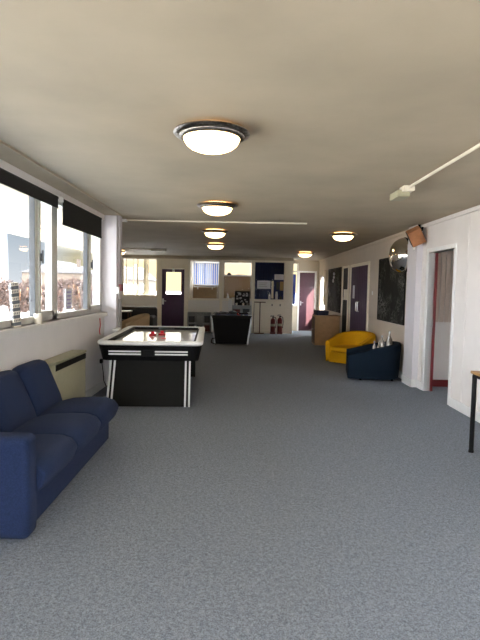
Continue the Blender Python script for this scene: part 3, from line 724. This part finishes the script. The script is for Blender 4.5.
# inside the office: cork boards, ledge, small bright things
tag(put('cork_board', B().box(-1.80, -.9, 19.455, 19.49, .95, 1.5, .004), cork), 'brown board on the office wall below the blue blind', 'board')
tag(put('cork_board', B().box(-.62, .38, 19.455, 19.49, .95, 1.93, .004), cork), 'larger brown board on the office wall under the bright window', 'board')
r = thing('wall_shelf', 'white shelf with dark edge under the blue blind in the office', 'shelf', (-1.32, 19.32, 1.50))
b = B(); b.box(-.42, .36, -.14, .1, 0, .03); put('board', b, whitep, r); b = B(); b.box(-.40, .34, -.13, .08, .03, .06); put('dark_tray', b, darkm, r)
for x in (-.3, .25): put('bracket', B().box(x-.01, x+.01, -.08, .17, -.08, 0), whitep, r)
b = B(); b.lathe([(0, 1.10), (.045, 1.10), (.045, 1.20), (.02, 1.24), (.018, 1.29), (0, 1.29)], (-.41, YB+.28, 0), 16); 
sh = B(); sh.box(-.58, .40, YB+.1, YB+.45, 1.06, 1.10); struct('trim_9', sh, trim_m)
tag(put('spray_bottle', b, whitep, smooth=True), 'white bottle standing on the ledge inside the office', 'bottle')
b = B(); b.box(-.30, -.16, YB+.2, YB+.32, 1.10, 1.15, .01); b.box(-.28, -.18, YB+.21, YB+.31, 1.15, 1.17, .008); tag(put('small_tub', b, whitep), 'small white tub beside the white bottle on the office ledge', 'tub')
b = B(); b.box(-.50, -.36, 19.38, 19.48, 1.98, 2.05, .01); b.box(-.48, -.39, 19.39, 19.47, 2.05, 2.08, .008); tag(put('desk_radio', b, darkm), 'small dark radio on the bright high office window sill', 'radio')
struct('trim_10', B().box(-.62, .40, 19.36, 19.50, 1.95, 1.98), white_m)
b = B(); b.box(-.2, .25, 19.38, 19.49, 1.98, 2.005, .006); b.box(-.15, .2, 19.39, 19.48, 2.005, 2.02, .005); tag(put('paper_pile', b, paper), 'low pile of papers on the high office window sill', 'papers')

# store window: curtain, notices, things on its ledge
b = B()
for k in range(14):
    x = .52+k*.083; b.cyl((x, YB+.55, .9), (x, YB+.55, 2.5), .049, n=10)
tag(put('curtain', b, bluecloth, smooth=True), 'dark blue curtain behind the glazed panel above the fire extinguishers', 'curtain')
struct('trim_11', B().box(.47, 1.70, YB+.1, YB+.40, 1.07, 1.10), trim_m)
def notice(x0, x1, z0, z1, m, lab, y=YB+.035, lines=True, nm='notice'):
    x0 = wx(x0); x1 = wx(x1); z0 += .02; z1 += .02
    r = thing(nm, lab, 'notice', ((x0+x1)/2, y, z0)); w = (x1-x0)/2; h = z1-z0
    put('sheet', B().box(-w, w, 0, .006, 0, h), m, r)
    if lines:
        b = B()
        for k in range(3): b.box(-w*.7, w*(.5-.2*(k % 2)), -.002, 0, h*(.25+k*.22), h*(.25+k*.22)+h*.06)
        put('print', b, grey_m, r)
notice(.60, 1.03, 1.47, 1.74, paper, 'large white notice on the left of the dark glazed panel')
notice(1.15, 1.45, 1.78, 1.96, paper, 'white notice at the upper right of the dark glazed panel')
notice(1.06, 1.13, 1.15, 1.74, trim_m, 'narrow cream strip notice in the middle of the dark glazed panel', lines=False)
notice(1.22, 1.30, 1.45, 1.70, darkm, 'small dark picture under the upper right notice', lines=False)
notice(1.33, 1.45, 1.42, 1.72, cork, 'small brown notice at the right edge of the dark glazed panel', lines=False)
for k, (x, m_, h) in enumerate([(1.0, whitep, .22), (1.12, darkm, .16), (1.24, whitep, .30), (1.38, darkm, .14)]):
    b = B(); b.lathe([(0, 1.10), (.04, 1.10), (.045, 1.10+h*.7), (.035, 1.10+h*.85), (.03, 1.10+h), (0, 1.10+h)], (x, YB+.26, 0), 16)
    tag(put('jar', b, m_, smooth=True), ['white jar on the ledge behind glass, leftmost of four', 'low dark jar between the two white jars behind glass', 'tall white jar on the ledge behind glass', 'low dark jar on the ledge behind glass, rightmost of four'][k], 'jar', 'jars on the ledge behind the glazed panel')
# fire extinguishers
def exting(x, lab, s=1.0, rz=0):
    r = thing('fire_extinguisher', lab, 'fire extinguisher', (x, YB-.16, 0), rz, 'fire extinguishers standing by the back wall')
    b = B(); b.lathe([(0, 0.06), (.075*s, 0.06), (.08*s, .08), (.08*s, .45*s), (.06*s, .51*s), (.025*s, .54*s), (0, .54*s)], n=24); put('cylinder', b, redx, r, smooth=True)
    b = B(); b.box(-.09, .09, -.09, .09, 0, .06, .01); put('stand', b, redx, r)
    b = B(); b.cyl((0, 0, .53*s), (0, 0, .59*s), .02); b.box(-.09, .04, -.012, .012, .585*s, .60*s); b.box(-.08, .04, -.01, .01, .62*s, .63*s); put('valve', b, blackp, r)
    b = B(); b.tube([(.02, 0, .57*s), (.09, -.03, .55*s), (.11, -.04, .4*s), (.09, -.05, .2*s)], .011); put('hose', b, blackp, r)
    b = B(); b.lathe([(.0805*s, .26*s), (.0815*s, .26*s), (.0815*s, .34*s), (.0805*s, .34*s)], n=24); put('band', b, heat_m, r)
exting(1.11, 'fire extinguisher on the left, below the dark glazed panel', .98)
exting(1.34, 'fire extinguisher on the right, nearer the corridor corner', 1.02)
for k, x in enumerate((1.08, 1.35)):
    r = thing('wall_hook', ['small metal hook above the left extinguisher', 'small metal hook above the right extinguisher'][k], 'hook', (x, YB-.012, .92), 0, 'hooks above the extinguishers')
    put('plate', B().box(-.02, .02, -.008, 0, 0, .07, .002), brushed, r); b = B(); b.tube([(0, -.008, .03), (0, -.04, .02), (0, -.05, .05)], .006); put('prong', b, brushed, r)
r = thing('sign_stand', 'thin dark upright stand left of the fire extinguishers', 'stand', (.67, YB-.2, 0))
b = B(); b.cyl((0, 0, .02), (0, 0, 1.04), .016); put('pole', b, woodd, r); b = B(); b.box(-.18, .15, -.08, .08, 0, .03, .006); put('base', b, woodd, r); b = B(); b.box(-.20, .18, -.015, .015, 1.03, 1.06); put('top_bar', b, woodd, r)
r = thing('pool_cue', 'dark wooden cue leaning against the cream post', 'cue', (.46, YB-.06, 0))
b = B(); b.cyl((0, -.05, 0), (.02, .02, 1.0), .014, .008); put('shaft', b, woodd, r)
tag(put('corridor_board', B().box(1.795, 1.995, YC+.085, YC+.10, .95, 2.03, .002), blueboard), 'bright blue panel seen in the corridor window', 'panel')

# ------------------------------------------------------------------ far left seating
r = thing('black_sofa', 'black leather sofa below the far left window', 'sofa', (-3.12, 15.0, 0))
put('base', rb(-.72, .62, -.38, .38, .08, .40, .04), black_l, r, smooth=True)
put('backrest', rb(-.72, .62, .16, .40, .38, .88, .08), black_l, r, smooth=True)
for x in (-.72, .42): put('arm', rb(x, x+.20, -.40, .38, .08, .64, .07), black_l, r, smooth=True)
for x in (-.51, -.03): put('seat_cushion', rb(x, x+.46, -.39, .18, .38, .50, .05), black_l, r, smooth=True)
for x in (-.65, .55):
    for y in (-.32, .32): put('foot', B().cyl((x, y, 0), (x, y, .09), .025), woodd, r)
r = thing('side_table', 'small low table with pale top beside the black sofa', 'table', (-3.15, 13.6, 0))
put('table_top', rb(-.30, .22, -.2, .2, .80, .83, .008), creamp, r)
for x in (-.26, .18):
    for y in (-.16, .16): put('leg', B().cyl((x, y, 0), (x, y, .80), .015), woodd, r)

# call point and small boxes on the pillar
r = thing('fire_call_point', 'red fire alarm call point with white box at the pillar edge', 'alarm', (-1.785, 7.47, 1.42))
b = B(); b.box(-.012, .035, 0.0, .10, 0, .10, .005); put('red_box', b, maroon, r); b = B(); b.box(-.05, .01, -.05, -.0, -.04, .06, .006); put('white_box', b, whitep, r)

# ------------------------------------------------------------------ right wall things
def board(y0, y1, z0, z1, m, lab, nm='blackboard'):
    r = thing(nm, lab, 'blackboard', (XR, (y0+y1)/2, z0), 0); w = (y1-y0)/2; h = z1-z0
    put('board', B().box(-.018, -.001, -w+.02, w-.02, .02, h-.02), m, r)
    b = B()
    for q in ((-w, w, 0, .02), (-w, w, h-.02, h), (-w, -w+.02, .02, h-.02), (w-.02, w, .02, h-.02)): b.box(-.026, -.001, *q)
    put('frame', b, blackb, r); return r
board(8.58, 10.22, .92, 2.13, chalk, 'large blackboard with faint chalk drawing beside the convex mirror')
board(14.06, 16.05, .86, 2.14, chalk2, 'farther blackboard on the right wall above the wooden cabinet')
r = thing('convex_mirror', 'chrome dome mirror on the right wall next to the pilaster', 'mirror', (XR-.028, 8.60, 2.10))
RM = Matrix.Rotation(math.radians(-90), 4, 'Y') 
b = B(); b.lathe([(.30, .03), (.296, .07), (.275, .125), (.235, .18), (.17, .225), (.09, .25), (0, .258)], n=56, M=RM); put('dome', b, chrome, r, smooth=True)
b = B(); b.lathe([(0, 0), (.30, 0), (.306, .01), (.306, .03), (.30, .035), (0, .03)], n=56, M=RM); put('back_plate', b, blackp, r, smooth=True)
# speaker on the pilaster
r = thing('wall_speaker', 'tilted teak wall speaker on a black bracket above the doorway', 'speaker', (2.65, 7.73, 2.335))
SM = Matrix.Rotation(math.radians(-27), 4, 'Y') @ Matrix.Rotation(math.radians(-16), 4, 'Z') @ Matrix.Rotation(math.radians(14), 4, 'X')
b = B(); b.box(-.10, .10, -.10, .10, -.115, .115, .004, M=SM); put('cabinet', b, spk, r)
b = B(); b.box(-.108, -.10, -.09, .09, -.105, .105, M=SM); put('grille', b, blackb, r)
b = B(); b.tube([(.09, 0, .09), (.12, .06, .14), (.12, .125, .14)], .014); b.box(.07, .11, .115, .13, .08, .20, .004); b.tube([(.08, .05, .11), (.13, .08, .06), (.13, .10, -.05)], .006); put('bracket', b, blackp, r)
b = B(); b.box(.0, .035, .11, .128, -.19, -.14, .004); put('cable_clip', b, whitep, r)
r = thing('light_switch', 'white light switch on the wall right of the purple double door', 'switch', (XR, 10.72, 1.45))
put('plate', B().box(-.012, 0, -.04, .04, -.04, .04, .003), whitep, r); put('rocker', B().box(-.018, -.012, -.014, .014, -.022, .022, .002), whitep, r)
r = thing('wall_box', 'small cream junction box high beside the speaker', 'box', (2.72, 8.05, 2.42))
put('body', B().box(-.03, 0, -.05, .05, 0, .06, .004), trim_m, r); put('lid', B().box(-.035, -.03, -.045, .045, .005, .055), trim_m, r)

# wooden cabinet with tray
r = thing('wooden_cabinet', 'orange wood cupboard at the far right, near the corridor', 'cupboard', (2.37, 13.83, 0), math.radians(-1))
put('carcass', rb(-.33, .33, -.29, .29, .0, .78, .004, 2), wood, r)
put('top', rb(-.345, .345, -.305, .305, .78, .805, .004, 2), wood, r)
for s in (-1, 1):
    b = B(); b.box(-.345, -.33, min(s*.005, s*.28), max(s*.005, s*.28), .04, .76, .003); dr = put('door', b, woodd, r)
    put('knob', B().ball((-.355, s*.05, .42), .014, n=10), silver, dr)
r = thing('storage_tray', 'dark navy plastic tray on top of the wooden cupboard', 'tray', (2.23, 13.83, .806), math.radians(3))
b = B(); ring(b, [(.15, .20, .03, .0), (.17, .22, .03, .12), (.175, .225, .03, .12), (.16, .21, .03, .01), (.14, .19, .03, .01)]); b.box(-.145, .145, -.195, .195, .0, .01); put('tray', b, navyt, r)
put('contents', B().box(-.12, .12, -.17, .15, .01, .09, .02), darkm, r)

# small hanging ornament on the farther blackboard
b = B(); b.ball((XR-.05, 14.95, 1.97), .05, (.6, 1, 1), 12); b.ball((XR-.05, 14.95, 1.87), .045, (.6, 1.2, .9), 12); b.ball((XR-.05, 15.05, 1.77), .04, (.6, 1.1, 1.6), 12)
tag(put('paper_ornament', b, paper, smooth=True), 'small white paper figure pinned on the farther blackboard', 'ornament')
for k, y in enumerate((16.47, 16.56, 16.65)):
    b = B(); rnd = random.Random(k)
    pts = [(XR-.06+rnd.uniform(-.02, .02), y+rnd.uniform(-.015, .015), 2.12-q*.14) for q in range(9)]
    b.tube(pts, .022, 6); tag(put('hanging_streamer', b, trim_m, smooth=True), ['pale streamer beside the farther blackboard edge', 'pale streamer hanging between two others by the far window', 'pale streamer nearest the far bright window'][k], 'streamer', 'streamers by the far window')

# table at the right edge
r = thing('folding_table', 'wood topped table with black metal legs at the right edge', 'table', (2.44, 4.14, 0))
r.scale = (1, 1, 1.04)
put('table_top', rb(-.265, .275, -.62, .56, .715, .74, .006, 2), wood, r)
for x in (-.235, .245):
    for y in (-.59, .53):
        b = B(); b.cyl((x, y, 0.01), (x, y, .70), .021); b.cyl((x, y, 0), (x, y, .02), .024); put('leg', b, blackp, r)
b = B(); b.box(-.25, -.22, -.59, .545, .685, .715, .004); b.box(.23, .26, -.59, .545, .685, .715, .004); b.box(-.22, .23, .515, .545, .685, .715, .004); b.box(-.22, .23, -.605, -.575, .685, .715, .004); put('under_frame', b, blackp, r)

# ------------------------------------------------------------------ things on the window sill
r = thing('text_block', 'tall leaning white block with dark lettered bands on the window sill', 'ornament', (-1.99, 4.50, 1.11))
TM = Matrix.Rotation(math.radians(-9), 4, 'X') @ Matrix.Rotation(math.radians(-40), 4, 'Z')
r.rotation_euler = (math.radians(9), 0, 0)
b = B(); b.box(-.02, .02, -.035, .035, .004, .40, .003, M=Matrix.Rotation(math.radians(-35), 4, 'Z')); put('block', b, creamp, r)
rnd = random.Random(3)
RZ = Matrix.Rotation(math.radians(-35), 4, 'Z')
for k in range(6):
    z = .02+k*.065
    b = B(); b.box(-.022, -.0195, -.034, .034, z, z+.03); b.box(.0195, .022, -.034, .034, z, z+.03); b.box(-.019, .019, -.037, -.0345, z, z+.03)
    for q in range(4): b.box(.0195, .0215, -.03+q*.016, -.022+q*.016, z+.036, z+.055); b.box(-.0215+0, -.0195, -.03+q*.016, -.022+q*.016, z+.036, z+.055)
    for q in range(3): b.box(-.016+q*.011, -.010+q*.011, -.0365, -.0345, z+.036, z+.055)
    b.xf(RZ); put('dark_band', b, gasket, r)
b = B(); b.lathe([(0, 0), (.034, 0), (.036, .006), (.04, .095), (.036, .10), (.034, .095), (.03, .02), (0, .02)], n=20)
r = thing('cream_pot', 'small cream pot on the sill below the narrow window', 'pot', (-1.985, 4.97, 1.11)); put('pot', b, creamp, r, smooth=True); put('wax', B().cyl((0, 0, .02), (0, 0, .08), .033), trim_m, r)
r = thing('window_notice', 'white notice with lavender lines stuck to the window glass', 'notice', (-2.066, 6.10, 1.20))
put('sheet', B().box(-.002, .002, -.105, .105, 0, .25), paper, r)
b = B()
for k in range(5): b.box(.002, .0035, -.075+.02*(k % 2), .07, .02+k*.045, .038+k*.045)
put('print', b, lav, r)
b = B(); b.tube([(XL+.006, 7.16, 1.03), (XL+.008, 7.18, .93), (XL+.006, 7.14, .85), (XL+.008, 7.17, .80)], .006, 6)
tag(put('red_cord', b, redp), 'thin red cord hanging on the wall below the sill', 'cord')

# ------------------------------------------------------------------ outdoors
struct('ground', B().box(-150, 150, -60, 200, -.60, -.45), grass)
def bush(x, y, h, w, seed, lab):
    rnd = random.Random(seed); r = thing('winter_bush', lab, 'bush', (x, y, -.45), 0, 'bare russet bushes outside')
    b = B()
    for k in range(9):
        a = rnd.uniform(0, 2*PI); b.tube([(0, 0, 0), (math.cos(a)*w*.2, math.sin(a)*w*.2, h*.4), (math.cos(a)*w*.42, math.sin(a)*w*.42, h*rnd.uniform(.7, .98))], .035, 5)
    put('stems', b, woodd, r)
    b = B()
    for k in range(700):
        a = rnd.uniform(0, 2*PI); q = rnd.random()**.6*w*.5; z = h*rnd.uniform(.15, 1)*(1-.25*(q/(w*.5))**2)
        p = Vector((math.cos(a)*q, math.sin(a)*q, z)); d = Vector((rnd.uniform(-1, 1), rnd.uniform(-1, 1), rnd.uniform(.0, 1.3))).normalized()*rnd.uniform(.2, .5)
        n_ = d.cross(Vector((rnd.uniform(-1, 1), rnd.uniform(-1, 1), rnd.uniform(-1, 1)))).normalized()*.05
        v = [b.bm.verts.new(c) for c in (p-n_, p+n_, p+d)]; b.bm.faces.new(v)
    o = put('twigs', b, bushm, r); return r
rnd = random.Random(11)
for i in range(12):
    sl_ = -.50+i*.021; D = 30+4.5*(i % 3)
    bush(sl_*D, D, rnd.uniform(1.7, 2.5), rnd.uniform(1.15, 1.35), i, 'bare russet bush in the row outside the left windows')
def house(x, y, w, d, h, rh, lab, m=brick, rm=slate):
    r = thing('house', lab, 'house', (x, y, -.45))
    put('walls', B().box(-w/2, w/2, -d/2, d/2, 0, h), m, r)
    b = B(); b.prism([(-w/2-.3, -d/2-.3, h), (w/2+.3, -d/2-.3, h), (0, -d/2-.3, h+rh)], (0, d+.6, 0)); put('roof', b, rm, r)
    for k in range(3):
        for zz in ((1.0, 2.2), (3.4, 4.5)):
            if zz[1] > h-.2: continue
            xx = -w/2+w*(k+.5)/3; put('window', B().box(xx-.5, xx+.5, -d/2-.04, -d/2, zz[0], zz[1]), white_m, r)
    put('chimney', B().box(w*.2, w*.2+.6, -.3, .3, h, h+rh+.5), m, r)
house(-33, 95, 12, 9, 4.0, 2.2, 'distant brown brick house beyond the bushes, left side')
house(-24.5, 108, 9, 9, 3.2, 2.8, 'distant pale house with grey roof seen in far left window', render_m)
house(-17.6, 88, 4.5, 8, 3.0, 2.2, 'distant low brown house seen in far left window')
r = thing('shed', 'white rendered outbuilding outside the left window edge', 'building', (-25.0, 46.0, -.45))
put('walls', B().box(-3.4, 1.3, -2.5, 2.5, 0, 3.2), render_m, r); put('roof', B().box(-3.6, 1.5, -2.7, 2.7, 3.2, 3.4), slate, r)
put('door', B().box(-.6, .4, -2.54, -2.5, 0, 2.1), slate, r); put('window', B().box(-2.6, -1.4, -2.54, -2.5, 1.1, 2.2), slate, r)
